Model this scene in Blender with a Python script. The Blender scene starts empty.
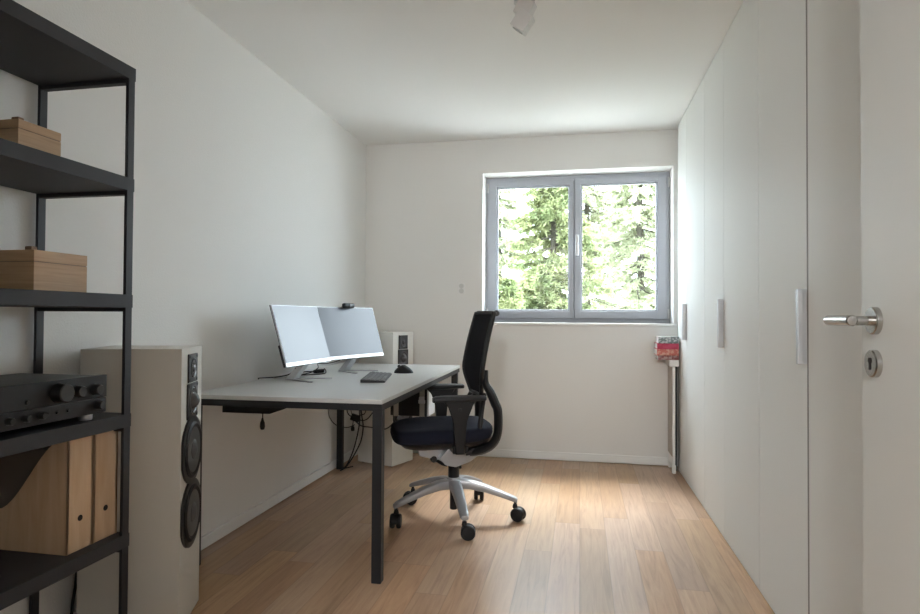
import bpy, bmesh, math, random
from mathutils import Vector, Matrix
random.seed(7)
PI = math.pi
C = bpy.context.scene.collection
SC = bpy.context.scene

# ------------------------------------------------------------------ materials
def mat(name, col, rough=.5, metal=0., spec=.5, coat=0.):
    m = bpy.data.materials.new(name); m.use_nodes = True
    b = m.node_tree.nodes['Principled BSDF']
    b.inputs['Base Color'].default_value = (*col, 1)
    b.inputs['Roughness'].default_value = rough
    b.inputs['Metallic'].default_value = metal
    b.inputs['Specular IOR Level'].default_value = spec
    b.inputs['Coat Weight'].default_value = coat
    return m

def N(m, t, **kw):
    n = m.node_tree.nodes.new(t)
    for k, v in kw.items(): setattr(n, k, v)
    return n
def L(m, a, b): m.node_tree.links.new(a, b)
def bsdf(m): return m.node_tree.nodes['Principled BSDF']

def add_bump(m, scale=200, strength=.1, dist=.001, detail=3, stretch=(1, 1, 1)):
    tc = N(m, 'ShaderNodeTexCoord'); mp = N(m, 'ShaderNodeMapping'); mp.inputs['Scale'].default_value = stretch
    nz = N(m, 'ShaderNodeTexNoise'); nz.inputs['Scale'].default_value = scale; nz.inputs['Detail'].default_value = detail
    bp = N(m, 'ShaderNodeBump'); bp.inputs['Strength'].default_value = strength; bp.inputs['Distance'].default_value = dist
    L(m, tc.outputs['Object'], mp.inputs['Vector']); L(m, mp.outputs[0], nz.inputs['Vector'])
    L(m, nz.outputs['Fac'], bp.inputs['Height']); L(m, bp.outputs[0], bsdf(m).inputs['Normal'])
    return m

def wood(name, c1, c2, scale=(2, 2, 40), rough=.5, noise=3.):
    m = mat(name, c1, rough)
    tc = N(m, 'ShaderNodeTexCoord'); mp = N(m, 'ShaderNodeMapping'); mp.inputs['Scale'].default_value = scale
    nz = N(m, 'ShaderNodeTexNoise'); nz.inputs['Scale'].default_value = noise; nz.inputs['Detail'].default_value = 6
    nz.inputs['Distortion'].default_value = .6
    cr = N(m, 'ShaderNodeValToRGB')
    cr.color_ramp.elements[0].position = .3; cr.color_ramp.elements[1].position = .75
    cr.color_ramp.elements[0].color = (*c1, 1); cr.color_ramp.elements[1].color = (*c2, 1)
    L(m, tc.outputs['Object'], mp.inputs[0]); L(m, mp.outputs[0], nz.inputs['Vector'])
    L(m, nz.outputs['Fac'], cr.inputs[0]); L(m, cr.outputs[0], bsdf(m).inputs['Base Color'])
    return m

def floor_mat():
    m = mat('oak_laminate', (.45, .28, .16), .36, spec=.5)
    def M(op, a, b=None, c=None):
        n = N(m, 'ShaderNodeMath', operation=op)
        for i, v in enumerate((a, b, c)):
            if v is None: continue
            if isinstance(v, (int, float)): n.inputs[i].default_value = v
            else: L(m, v, n.inputs[i])
        return n.outputs[0]
    tc = N(m, 'ShaderNodeTexCoord'); sx = N(m, 'ShaderNodeSeparateXYZ'); L(m, tc.outputs['Object'], sx.inputs[0])
    W, LEN = .125, 1.15
    row = M('FLOOR', M('DIVIDE', sx.outputs[0], W))
    w1 = N(m, 'ShaderNodeTexWhiteNoise', noise_dimensions='1D'); L(m, row, w1.inputs['W'])
    yy = M('ADD', M('DIVIDE', sx.outputs[1], LEN), M('MULTIPLY', w1.outputs['Value'], 7.3))
    col = M('FLOOR', yy)
    cx = N(m, 'ShaderNodeCombineXYZ'); L(m, row, cx.inputs[0]); L(m, col, cx.inputs[1])
    w2 = N(m, 'ShaderNodeTexWhiteNoise', noise_dimensions='2D'); L(m, cx.outputs[0], w2.inputs['Vector'])
    rnd = w2.outputs['Value']
    # grain
    cy = N(m, 'ShaderNodeCombineXYZ')
    L(m, M('MULTIPLY', sx.outputs[0], 26.), cy.inputs[0]); L(m, M('ADD', M('MULTIPLY', sx.outputs[1], 1.6), M('MULTIPLY', rnd, 37.)), cy.inputs[1]); L(m, M('MULTIPLY', rnd, 91.), cy.inputs[2])
    nz = N(m, 'ShaderNodeTexNoise'); nz.inputs['Scale'].default_value = 1.5; nz.inputs['Detail'].default_value = 7; nz.inputs['Distortion'].default_value = 1.2; nz.inputs['Roughness'].default_value = .62
    L(m, cy.outputs[0], nz.inputs['Vector'])
    cr = N(m, 'ShaderNodeValToRGB'); e = cr.color_ramp.elements
    e[0].position = .28; e[0].color = (.33, .185, .092, 1); e[1].position = .72; e[1].color = (.52, .325, .175, 1)
    k = e.new(.48); k.color = (.44, .26, .135, 1)
    L(m, nz.outputs['Fac'], cr.inputs[0])
    hv = N(m, 'ShaderNodeHueSaturation')
    L(m, cr.outputs[0], hv.inputs['Color'])
    L(m, M('ADD', M('MULTIPLY', rnd, .24), .86), hv.inputs['Value'])
    sep = N(m, 'ShaderNodeSeparateColor'); L(m, w2.outputs['Color'], sep.inputs[0])
    L(m, M('ADD', M('MULTIPLY', sep.outputs[1], .22), .74), hv.inputs['Saturation'])
    L(m, M('ADD', M('MULTIPLY', sep.outputs[2], .012), .494), hv.inputs['Hue'])
    # joints
    fx = M('FRACT', M('DIVIDE', sx.outputs[0], W)); fy = M('FRACT', yy)
    ex = M('MINIMUM', fx, M('SUBTRACT', 1., fx)); ey = M('MULTIPLY', M('MINIMUM', fy, M('SUBTRACT', 1., fy)), LEN / W)
    jm = M('MULTIPLY', M('SMOOTH_MIN', ex, ey, .005), 40.); jm = M('MINIMUM', jm, 1.)
    mx = N(m, 'ShaderNodeMix', data_type='RGBA', blend_type='MULTIPLY')
    mx.inputs['Factor'].default_value = .28
    L(m, hv.outputs[0], mx.inputs[6]); cj = N(m, 'ShaderNodeCombineColor'); [L(m, jm, cj.inputs[i]) for i in range(3)]
    L(m, cj.outputs[0], mx.inputs[7]); L(m, mx.outputs[2], bsdf(m).inputs['Base Color'])
    rr = M('ADD', M('MULTIPLY', nz.outputs['Fac'], .14), .30); L(m, rr, bsdf(m).inputs['Roughness'])
    bp = N(m, 'ShaderNodeBump'); bp.inputs['Strength'].default_value = .12; bp.inputs['Distance'].default_value = .001
    L(m, M('ADD', jm, M('MULTIPLY', nz.outputs['Fac'], .5)), bp.inputs['Height']); L(m, bp.outputs[0], bsdf(m).inputs['Normal'])
    return m

def glass_mat():
    m = bpy.data.materials.new('window_glass'); m.use_nodes = True
    nt = m.node_tree; nt.nodes.clear()
    out = N(m, 'ShaderNodeOutputMaterial'); mix = N(m, 'ShaderNodeMixShader')
    tr = N(m, 'ShaderNodeBsdfTransparent'); tr.inputs[0].default_value = (.94, .96, .955, 1)
    gl = N(m, 'ShaderNodeBsdfGlossy'); gl.inputs['Roughness'].default_value = .02
    fr = N(m, 'ShaderNodeFresnel'); ge = N(m, 'ShaderNodeNewGeometry'); mr = N(m, 'ShaderNodeMapRange'); mr.inputs['To Min'].default_value = 1.45; mr.inputs['To Max'].default_value = 1 / 1.45
    L(m, ge.outputs['Backfacing'], mr.inputs['Value']); L(m, mr.outputs[0], fr.inputs[0])
    L(m, fr.outputs[0], mix.inputs[0]); L(m, tr.outputs[0], mix.inputs[1]); L(m, gl.outputs[0], mix.inputs[2]); L(m, mix.outputs[0], out.inputs[0])
    return m

def leaf_mat(name, c1, c2):
    m = mat(name, c1, .6)
    oi = N(m, 'ShaderNodeTexCoord'); nz = N(m, 'ShaderNodeTexNoise'); nz.inputs['Scale'].default_value = 3.; nz.inputs['Detail'].default_value = 4
    cr = N(m, 'ShaderNodeValToRGB'); cr.color_ramp.elements[0].position = .35; cr.color_ramp.elements[1].position = .65
    cr.color_ramp.elements[0].color = (*c1, 1); cr.color_ramp.elements[1].color = (*c2, 1)
    L(m, oi.outputs['Object'], nz.inputs['Vector']); L(m, nz.outputs['Fac'], cr.inputs[0])
    b = bsdf(m); L(m, cr.outputs[0], b.inputs['Base Color'])
    tl = N(m, 'ShaderNodeBsdfTranslucent'); L(m, cr.outputs[0], tl.inputs[0])
    mx = N(m, 'ShaderNodeMixShader'); mx.inputs[0].default_value = .45
    out = [n for n in m.node_tree.nodes if n.type == 'OUTPUT_MATERIAL'][0]
    L(m, b.outputs[0], mx.inputs[1]); L(m, tl.outputs[0], mx.inputs[2]); L(m, mx.outputs[0], out.inputs[0])
    return m

def emit_mat(name, col, s):
    m = mat(name, col, .5); b = bsdf(m)
    b.inputs['Emission Color'].default_value = (*col, 1); b.inputs['Emission Strength'].default_value = s
    return m

M_wall = add_bump(mat('wall_paint', (.76, .75, .725), .85), 260, .35, .0015)
M_rough = add_bump(mat('roughcast_wall_paint', (.75, .745, .725), .85), 150, .55, .002)
M_ceil = mat('ceiling_paint', (.80, .795, .775), .9)
M_floor = floor_mat()
M_white = mat('white_gloss_trim', (.80, .80, .785), .4)
M_ward = mat('white_lacquer_board', (.74, .74, .715), .42, spec=.012)
M_door = mat('white_door_lacquer', (.62, .625, .60), .5, spec=.3)
M_alu = mat('brushed_aluminium', (.52, .53, .54), .42, .35)
M_steel = mat('satin_steel', (.46, .45, .43), .26, 1.)
M_frame = mat('grey_window_frame', (.44, .465, .515), .4)
M_glass = glass_mat()
M_desktop = add_bump(mat('light_grey_laminate', (.52, .52, .51), .33), 300, .05, .0005)
M_deskedge = mat('pale_grey_edge_band', (.58, .58, .57), .4)
M_blackmetal = mat('black_powder_coat', (.011, .0115, .013), .5, spec=.4)
M_rack = mat('anthracite_powder_coat', (.020, .020, .024), .55, spec=.4)
M_rackboard = add_bump(mat('anthracite_board', (.027, .027, .031), .6, spec=.4), 120, .1, .001)
M_speaker = add_bump(mat('speaker_white_lacquer', (.60, .585, .54), .45), 60, .05, .001)
M_driver = mat('speaker_black', (.012, .012, .013), .4)
M_cone = mat('speaker_cone_grey', (.07, .07, .073), .5)
M_dome = mat('speaker_dome', (.10, .10, .105), .25)
M_amp = mat('amp_black', (.012, .012, .013), .45, spec=.4)
M_knob = mat('amp_knob', (.020, .020, .021), .3)
M_box = wood('bamboo_box', (.37, .235, .125), (.50, .335, .195), (1.5, 1.5, 30), .5, 4.)
M_box2 = wood('bamboo_box_dark', (.15, .085, .042), (.21, .125, .065), (1.5, 1.5, 30), .5, 4.)
M_birch = wood('birch_ply', (.50, .33, .20), (.60, .43, .28), (14, 14, 1.4), .5, 3.)
M_seamshade = mat('grey_seam_shade', (.24, .235, .215), .7)
M_folder = mat('brown_grey_folder', (.085, .070, .058), .7)
M_footsilver = mat('dull_silver', (.36, .36, .37), .4, .5)
M_hole = mat('hole_dark', (.015, .013, .012), .8)
M_paper = mat('paper_white', (.7, .7, .68), .8)
M_fabric = add_bump(mat('navy_black_fabric', (.012, .0135, .024), .95, spec=.2), 700, .5, .001)
M_mesh = add_bump(mat('black_mesh_fabric', (.010, .010, .012), .9, spec=.2), 900, .5, .001)
M_plastic = mat('black_plastic', (.009, .009, .010), .42, spec=.4)
M_plastic2 = mat('dark_grey_plastic', (.018, .0185, .021), .48, spec=.4)
M_rubber = mat('black_rubber', (.010, .010, .011), .6, spec=.4)
M_castalu = mat('cast_aluminium', (.40, .405, .42), .38, .5)
M_screen = mat('monitor_screen_dark', (.075, .082, .105), .32, spec=.55)
M_silver = mat('silver_plastic', (.62, .63, .65), .33, .6)
M_strap = mat('grey_webbing', (.42, .40, .37), .7)
M_pcwhite = mat('white_pc_front', (.82, .84, .87), .3)
M_socket = mat('socket_white', (.76, .755, .74), .35)
M_spot = mat('light_grey_spot', (.60, .60, .59), .45)
M_lens = mat('spot_lens', (.5, .5, .48), .2)
M_beige = mat('beige_panel', (.42, .37, .32), .6)
M_leaf = leaf_mat('spruce_needles', (.13, .165, .065), (.33, .35, .17))
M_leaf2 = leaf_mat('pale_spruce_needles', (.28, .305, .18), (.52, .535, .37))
M_bark = add_bump(mat('bark', (.05, .045, .03), .9), 20, .6, .01)
M_grass = mat('pale_paving', (.66, .645, .615), .9)
M_house = mat('house_render', (.62, .63, .64), .8)
M_roof = mat('roof_tile_grey', (.25, .27, .30), .7)

# ------------------------------------------------------------------ mesh helpers
def rotm(rx=0, ry=0, rz=0):
    return Matrix.Rotation(rz, 4, 'Z') @ Matrix.Rotation(ry, 4, 'Y') @ Matrix.Rotation(rx, 4, 'X')

class MB:
    def __init__(s): s.bm = bmesh.new()
    def _x(s, verts, M): bmesh.ops.transform(s.bm, matrix=M, verts=verts)
    def box(s, lo, hi, bev=0., M=None, seg=2):
        lo = Vector(lo); hi = Vector(hi)
        r = bmesh.ops.create_cube(s.bm, size=1.); v = r['verts']
        d = hi - lo
        bmesh.ops.transform(s.bm, matrix=Matrix.Translation((lo + hi) / 2) @ Matrix.Diagonal((abs(d.x), abs(d.y), abs(d.z), 1)), verts=v)
        if bev:
            ed = list({e for q in v for e in q.link_edges})
            r = bmesh.ops.bevel(s.bm, geom=ed, offset=bev, segments=seg, affect='EDGES', profile=.5)
            v = list({q for f in r['faces'] for q in f.verts} | {q for q in v if q.is_valid})
        if M is not None: s._x(v, M)
        return s
    def cbox(s, c, d, bev=0., M=None, seg=2):
        c = Vector(c); d = Vector(d) / 2
        return s.box(c - d, c + d, bev, M, seg)
    def lathe(s, prof, c=(0, 0, 0), axis='Z', n=32, M=None, cap=True):
        """prof: list of (r, h); axis Z/X/Y"""
        bm = s.bm; rings = []; new = []
        for r, hh in prof:
            ring = [bm.verts.new((r * math.cos(2 * PI * i / n), r * math.sin(2 * PI * i / n), hh)) for i in range(n)]
            rings.append(ring); new += ring
        for a, b in zip(rings, rings[1:]):
            for i in range(n): bm.faces.new((a[i], a[(i + 1) % n], b[(i + 1) % n], b[i]))
        if cap:
            if prof[0][0] > 1e-6: bm.faces.new(rings[0][::-1])
            if prof[-1][0] > 1e-6: bm.faces.new(rings[-1])
        A = {'Z': Matrix.Identity(4), 'X': Matrix.Rotation(PI / 2, 4, 'Y'), 'Y': Matrix.Rotation(-PI / 2, 4, 'X')}[axis]
        T = Matrix.Translation(c) @ A
        if M is not None: T = M @ T
        s._x(new, T); return s
    def prism(s, pts, h0, h1, plane='XY', M=None, bev=0.):
        bm = s.bm
        f = {'XY': lambda u, v, w: (u, v, w), 'XZ': lambda u, v, w: (u, w, v), 'YZ': lambda u, v, w: (w, u, v)}[plane]
        a = [bm.verts.new(f(u, v, h0)) for u, v in pts]; b = [bm.verts.new(f(u, v, h1)) for u, v in pts]
        n = len(pts); fs = [bm.faces.new(a[::-1]), bm.faces.new(b)]
        for i in range(n): fs.append(bm.faces.new((a[i], a[(i + 1) % n], b[(i + 1) % n], b[i])))
        v = a + b
        if bev:
            ed = [e for e in {e for q in v for e in q.link_edges}]
            r = bmesh.ops.bevel(bm, geom=ed, offset=bev, segments=2, affect='EDGES', profile=.5)
            v = list({q for ff in r['faces'] for q in ff.verts} | {q for q in v if q.is_valid})
        if M is not None: s._x(v, M)
        return s
    def tube(s, pts, r, n=8, smooth=0, closed=False, flat=None, M=None, up=(0, 0, 1)):
        """sweep; r a float or list; flat=(a,b) elliptical/rounded section scale"""
        P = [Vector(p) for p in pts]
        if smooth:
            Q = []; m = len(P); rs = r if isinstance(r, (list, tuple)) else None; R = []
            rng = range(m if closed else m - 1)
            for i in rng:
                p0 = P[(i - 1) % m] if (closed or i > 0) else P[0]; p1 = P[i]; p2 = P[(i + 1) % m]; p3 = P[(i + 2) % m] if (closed or i + 2 < m) else P[-1]
                for k in range(smooth):
                    t = k / smooth
                    Q.append(.5 * ((2 * p1) + (p2 - p0) * t + (2 * p0 - 5 * p1 + 4 * p2 - p3) * t * t + (3 * p1 - p0 - 3 * p2 + p3) * t ** 3))
                    if rs: R.append(rs[i] * (1 - t) + rs[(i + 1) % m] * t)
            if not closed:
                Q.append(P[-1]);
                if rs: R.append(rs[-1])
            P = Q
            if rs: r = R
        m = len(P); bm = s.bm; rings = []; new = []
        if not isinstance(r, (list, tuple)): r = [r] * m
        fa, fb = flat or (1, 1)
        up = Vector(up); prev = None
        for i in range(m):
            if closed: t = (P[(i + 1) % m] - P[(i - 1) % m])
            else: t = P[min(i + 1, m - 1)] - P[max(i - 1, 0)]
            t.normalize()
            if flat: x = up.cross(t)
            else:
                x = (up.cross(t) if prev is None else prev - t * prev.dot(t))
            if x.length < 1e-4: x = Vector((1, 0, 0)).cross(t)
            if x.length < 1e-4: x = Vector((0, 1, 0)).cross(t)
            x.normalize(); prev = x; y = t.cross(x)
            ring = []
            for k in range(n):
                a = 2 * PI * (k + .5) / n
                ring.append(bm.verts.new(P[i] + r[i] * (x * math.cos(a) * fa + y * math.sin(a) * fb)))
            rings.append(ring); new += ring
        pr = list(zip(rings, rings[1:])) + ([(rings[-1], rings[0])] if closed else [])
        for a, b in pr:
            for k in range(n): bm.faces.new((a[k], a[(k + 1) % n], b[(k + 1) % n], b[k]))
        if not closed: bm.faces.new(rings[0][::-1]); bm.faces.new(rings[-1])
        if M is not None: s._x(new, M)
        return s
    def loft(s, rings, closed_ends=True, M=None):
        bm = s.bm; R = [[bm.verts.new(p) for p in rg] for rg in rings]; n = len(R[0])
        for a, b in zip(R, R[1:]):
            for k in range(n): bm.faces.new((a[k], a[(k + 1) % n], b[(k + 1) % n], b[k]))
        if closed_ends: bm.faces.new(R[0][::-1]); bm.faces.new(R[-1])
        if M is not None: s._x([v for r in R for v in r], M)
        return s
    def sphere(s, c, rad, M=None, sub=3):
        r = bmesh.ops.create_icosphere(s.bm, subdivisions=sub, radius=1.)
        rad = rad if isinstance(rad, (tuple, list)) else (rad,) * 3
        T = Matrix.Translation(c) @ Matrix.Diagonal((*rad, 1))
        if M is not None: T = M @ T
        s._x(r['verts'], T); return s
    def build(s, name, m, parent=None, angle=35, label=None):
        bmesh.ops.recalc_face_normals(s.bm, faces=s.bm.faces)
        me = bpy.data.meshes.new(name); s.bm.to_mesh(me); s.bm.free()
        ms = m if isinstance(m, (list, tuple)) else [m]
        for q in ms: me.materials.append(q)
        if angle:
            me.polygons.foreach_set('use_smooth', [True] * len(me.polygons))
            me.set_sharp_from_angle(angle=math.radians(angle))
        o = bpy.data.objects.new(name, me); C.objects.link(o)
        if angle:
            wn = o.modifiers.new('weighted', 'WEIGHTED_NORMAL'); wn.keep_sharp = True; wn.weight = 100
        if parent: o.parent = parent
        if label: o['label'] = label
        return o

def tag(o, label, cat, group=None, kind=None):
    o['label'] = label; o['category'] = cat
    if group: o['group'] = group
    if kind: o['kind'] = kind
    return o
def thing(name, label, cat, loc=(0, 0, 0), rz=0, group=None):
    o = bpy.data.objects.new(name, None); C.objects.link(o); o.empty_display_size = .1
    o.location = loc; o.rotation_euler = (0, 0, rz)
    return tag(o, label, cat, group)
def struct(o, label, cat):
    return tag(o, label, cat, None, 'structure')
def copy_tree(o, parent=None):
    c = o.copy(); C.objects.link(c)
    if parent: c.parent = parent
    for ch in list(o.children): copy_tree(ch, c)
    return c

# ------------------------------------------------------------------ room shell
XL, XR, YB, H = -1.693, 1.30, 4.62, 2.445
FY0, FY1 = .36, .46                # wall with the doorway behind/around the viewpoint
DX0, DX1 = -.64, .60
struct(MB().box((XL - .2, -2.2, -.1), (XR + .2, YB + .0, 0)).build('floor', M_floor, angle=0), 'light oak laminate floor running towards the window', 'floor')
struct(MB().box((XL - .2, -2.2, H), (XR + .2, YB + .0, H + .15)).build('ceiling', M_ceil, angle=0), 'plain white ceiling with a double spotlight', 'ceiling')
struct(MB().box((XL - .2, FY0, 0), (XL, YB, H)).build('wall_left', M_rough, angle=0), 'long white roughcast wall behind the desk and the black rack', 'wall')
struct(MB().box((XR, FY0, 0), (XR + .2, YB, H)).build('wall_right', M_wall, angle=0), 'white wall behind the wardrobes', 'wall')
WX0, WX1, WZ0, WZ1 = -.742, .664, 1.030, 2.182
wb = MB()
wb.box((XL - .2, YB, -.1), (WX0, YB + .30, H + .15)).box((WX1, YB, -.1), (XR + .2, YB + .30, H + .15))
wb.box((WX0, YB, -.1), (WX1, YB + .30, WZ0)).box((WX0, YB, WZ1), (WX1, YB + .30, H + .15))
struct(wb.build('wall_back', M_wall, angle=0), 'white end wall around the window', 'wall')
wf = MB()
wf.box((XL - .2, FY0, 0), (DX0, FY1, H)).box((DX1, FY0, 0), (XR + .2, FY1, H)).box((DX0, FY0, 2.12), (DX1, FY1, H))
struct(wf.build('wall_front', M_wall, angle=0), 'white wall with the doorway onto the hall', 'wall')
# hall behind the doorway
hl = MB(); hl.box((XL - .3, -2.2, 0), (XL - .2, FY0, H)); hl.box((XR + .2, -2.2, 0), (XR + .3, FY0, H)); hl.box((XL - .3, -2.3, 0), (XR + .3, -2.2, H))
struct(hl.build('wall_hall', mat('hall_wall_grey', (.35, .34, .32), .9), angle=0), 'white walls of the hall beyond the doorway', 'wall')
# skirtings
struct(MB().box((XL, FY1, .006), (XL + .014, YB, .062), .003).build('baseboard_left', M_white), 'low white skirting board along the left wall', 'baseboard')
struct(MB().box((XL + .014, YB - .014, .004), (XR, YB, .062), .003).build('baseboard_back', M_white), 'low white skirting board below the window', 'baseboard')
# window sill
struct(MB().box((WX0 - .02, YB - .018, WZ0 - .020), (WX1 + .02, YB + .18, WZ0), .004).build('trim_1', M_white), 'thin white inner sill board below the grey window', 'window sill')

# ------------------------------------------------------------------ window
win = thing('window_1', 'grey two-leaf window with spruces outside', 'window', (0, 0, 0)); win['kind'] = 'structure'
FYf = 4.80
fx0, fx1, fz0, fz1 = WX0, WX1, 1.030, WZ1
m = MB(); t = .045; XM_ = -.047
m.box((fx0, FYf, fz0), (fx0 + t, FYf + .07, fz1), .003).box((fx1 - t, FYf, fz0), (fx1, FYf + .07, fz1), .003)
m.box((XM_ - .03, FYf + .02, fz0), (XM_ + .03, FYf + .068, fz1), .003)
m.box((fx0, FYf + .001, fz0), (fx1, FYf + .069, fz0 + t), .003).box((fx0, FYf + .001, fz1 - t), (fx1, FYf + .069, fz1), .003)
m.build('window_frame', M_frame, win)
def sash(x0, x1, gx0, gx1, gz0, gz1, y):
    z0, z1 = fz0 + .03, fz1 - .03; q = MB(); yy = y + .06
    def bar(lo, hi):
        q.box(lo, hi, .006)
    bar((x0, y, z0), (gx0, yy, z1)); bar((gx1, y, z0), (x1, yy, z1))
    bar((gx0 - .004, y + .001, z0), (gx1 + .004, yy - .001, gz0)); bar((gx0 - .004, y + .001, gz1), (gx1 + .004, yy - .001, z1))
    # inner glazing bead
    bw = .012
    q.box((gx0, y + .012, gz0), (gx0 + bw, y + .03, gz1), .003).box((gx1 - bw, y + .012, gz0), (gx1, y + .03, gz1), .003)
    q.box((gx0, y + .0125, gz0), (gx1, y + .0295, gz0 + bw), .003).box((gx0, y + .0125, gz1 - bw), (gx1, y + .0295, gz1), .003)
    o = q.build('sash', M_frame, win)
    MB().box((gx0 - .004, y + .032, gz0 - .004), (gx1 + .004, y + .036, gz1 + .004)).build('pane', M_glass, o, angle=0)
    return o
XM = -.047
s1 = sash(fx0 + .022, XM - .003, -.656, -.082, 1.122, 2.105, FYf - .014)
s2 = sash(XM + .003, fx1 - .022, .002, .574, 1.122, 2.105, FYf - .018)
hx = -.026
hd = MB().cbox((hx, FYf - .022, 1.60), (.028, .012, .07), .004).lathe([(.009, 0), (.009, .035)], (hx, FYf - .062, 1.60), 'Y', 16)
hd.cbox((hx, FYf - .062, 1.627), (.022, .016, .165), .007)
hd.build('window_handle', mat('window_handle_white', (.78, .79, .80), .3), s2, label='white lever handle')
for hxp, hz in ((fx0 + .012, 2.10), (fx0 + .012, 1.10), (fx1 - .010, 2.10), (fx1 - .010, 1.10)):
    MB().lathe([(.009, 0), (.009, .075)], (hxp, FYf - .012, hz - .037), 'Z', 12).build('hinge', mat('hinge_pale', (.62, .63, .64), .4) if 'hinge_pale' not in bpy.data.materials else bpy.data.materials['hinge_pale'], win)

# ------------------------------------------------------------------ open door with lever
dr = thing('door_1', 'open white door leaf with satin steel lever and key rosette', 'door', (.562, .475, 0)); dr['kind'] = 'structure'
MB().box((0, 0, .008), (.040, .897, 2.10), .003).build('door_leaf', M_door, dr)
hp = MB().lathe([(.0268, 0), (.0268, .009), (.0245, .011), (0, .011)], (0, .832, 1.067), 'X', 40, M=Matrix.Translation((0, 0, 0)) @ Matrix.Diagonal((-1, 1, 1, 1)))
rs = hp.build('rosette', M_steel, dr, label='round satin steel rosette')
lv = MB().lathe([(.0095, .009), (.0095, .062)], (0, .832, 1.067), 'X', 24, M=Matrix.Diagonal((-1, 1, 1, 1)))
lv.lathe([(.0, -.012), (.0085, -.0115), (.0105, -.009), (.0105, .098), (.009, .101), (0, .1015)], (-.055, .812, 1.067), 'Y', 28)
lv.build('lever', M_steel, rs, label='satin steel lever')
kr = MB().lathe([(.0268, 0), (.0268, .009), (.0245, .011), (0, .011)], (0, .834, .984), 'X', 40, M=Matrix.Diagonal((-1, 1, 1, 1))).build('key_rosette', M_steel, dr, label='round steel rosette with dark keyhole')
kh = MB().lathe([(.0055, 0), (.0055, .002)], (-.0125, .834, .990), 'X', 16); kh.box((-.0125, .8315, .972), (-.0105, .8365, .990)); kh.build('keyhole', M_hole, kr)
# door frame in the doorway wall
tf = MB()
tf.box((DX1 - .0, FY1, 0), (DX1 + .07, FY1 + .012, 2.19), .002).box((DX0 - .07, FY1, 0), (DX0, FY1 + .012, 2.19), .002).box((DX0, FY1, 2.12), (DX1, FY1 + .012, 2.19), .002)
struct(tf.build('trim_2', M_white), 'white casing around the doorway', 'trim')

# ------------------------------------------------------------------ wardrobes
XW = .694
def wardrobe(y0, y1, ysplit, ztops, label, hy, ga=.0015):
    t = thing('wardrobe', label, 'wardrobe', (XW - .0066 * (y0 - 2.), y0, 0), math.radians(.38), 'white wardrobes along the right wall')
    d = y1 - y0; g = .0025
    b = MB()
    b.box((.030, 0.002, .012), (.045, d - .002, .06))                      # plinth
    b.box((.024, 0.001, .05), (XR - XW - .004, .018, 2.436)).box((.024, d - .018, .05), (XR - XW - .004, d - .001, 2.436))
    b.box((.024, .018, .05), (XR - XW - .004, d - .018, .068)).box((.024, .018, 2.39), (XR - XW - .004, d - .018, 2.436))
    b.box((XR - XW - .012, .018, .068), (XR - XW - .004, d - .018, 2.39)); b.box((.10, d / 2 - .009, .068), (XR - XW - .012, d / 2 + .009, 2.39))
    b.box((.035, .02, 2.41), (.05, d - .02, 2.443))
    for yy in (.03, d - .07): b.box((.06, yy, 0), (.10, yy + .04, .05))
    b.build('carcass', M_ward, t)
    for i, (a, c) in enumerate(((0, ysplit - y0), (ysplit - y0, d))):
        D = MB().box((0, a + (ga if i else g), .006), (.020, c - (g if i else ga), ztops[i]), .0012).build('door', M_ward, t)
        if i == (1 if hy > ysplit - .001 else 0):
            q = hy - y0
            if ga > .003: MB().box((.0012, -ga + q, .01), (.012, q + ga, 2.43)).build('seam_shade', M_seamshade, t)  # dark strip filling the door seam, its colour standing in for shade
            h = MB().box((-.026, q + .004, .928), (-.006, q + .012, 1.163), .0015)
            h.box((-.012, q + .004, .928), (0, q + .030, 1.163), .0015).box((-.026, q + .010, .928), (-.022, q + .024, 1.163), .001)
            h.build('handle', M_alu, D, label='vertical aluminium bar handle')
    return t
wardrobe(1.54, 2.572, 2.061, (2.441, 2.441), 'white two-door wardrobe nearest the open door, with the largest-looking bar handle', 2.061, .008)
wardrobe(2.572, 3.602, 3.148, (2.441, 2.436), 'white two-door wardrobe in the middle of the row', 3.148)
wardrobe(3.602, 4.505, 4.157, (2.436, 2.436), 'white two-door wardrobe nearest the window and the stacked books', 4.157)

# ------------------------------------------------------------------ slim stand with books at the far end
st = thing('side_stand', 'slim white and beige stand wedged beside the last wardrobe, holding books', 'stand', (.622, 4.395, 0))
MB().box((.0, .003, .115), (.004, .205, .735), .001).build('side_panel', M_beige, st)
MB().box((.004, .0, .055), (.022, .205, .735), .002).build('body', M_white, st)
MB().box((-.016, -.008, .735), (.046, .210, .780), .003).build('top_board', M_white, st)
for yy in (-.002, .175): MB().box((.002, yy, 0), (.026, yy + .03, .056), .003).build('foot', M_white, st)
MB().lathe([(.012, 0), (.012, .735)], (.033, .08, 0), 'Z', 12).build('rear_post', M_blackmetal, st)
def book(z, h, w, d, x, cover, label, rz=0.):
    t = thing('book', label, 'book', (x, 4.400, z), rz, 'books stacked on the slim stand')
    c = MB().box((0, 0, 0), (w, d, .003), .0008).box((0, 0, h - .003), (w, d, h), .0008).box((0, 0, 0), (w, .003, h), .0008)
    c.build('cover', cover, t)
    MB().box((.003, .003, .003), (w - .004, d - .004, h - .003)).build('page_block', M_paper, t)
    return t
def cover(name, c1, c2, sc):
    m = mat(name, c1, .5); tc = N(m, 'ShaderNodeTexCoord'); nz = N(m, 'ShaderNodeTexNoise'); nz.inputs['Scale'].default_value = sc
    cr = N(m, 'ShaderNodeValToRGB'); cr.color_ramp.elements[0].position = .45; cr.color_ramp.elements[1].position = .6
    cr.color_ramp.elements[0].color = (*c1, 1); cr.color_ramp.elements[1].color = (*c2, 1)
    L(m, tc.outputs['Object'], nz.inputs['Vector']); L(m, nz.outputs[0], cr.inputs[0]); L(m, cr.outputs[0], bsdf(m).inputs[0]); return m
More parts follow.
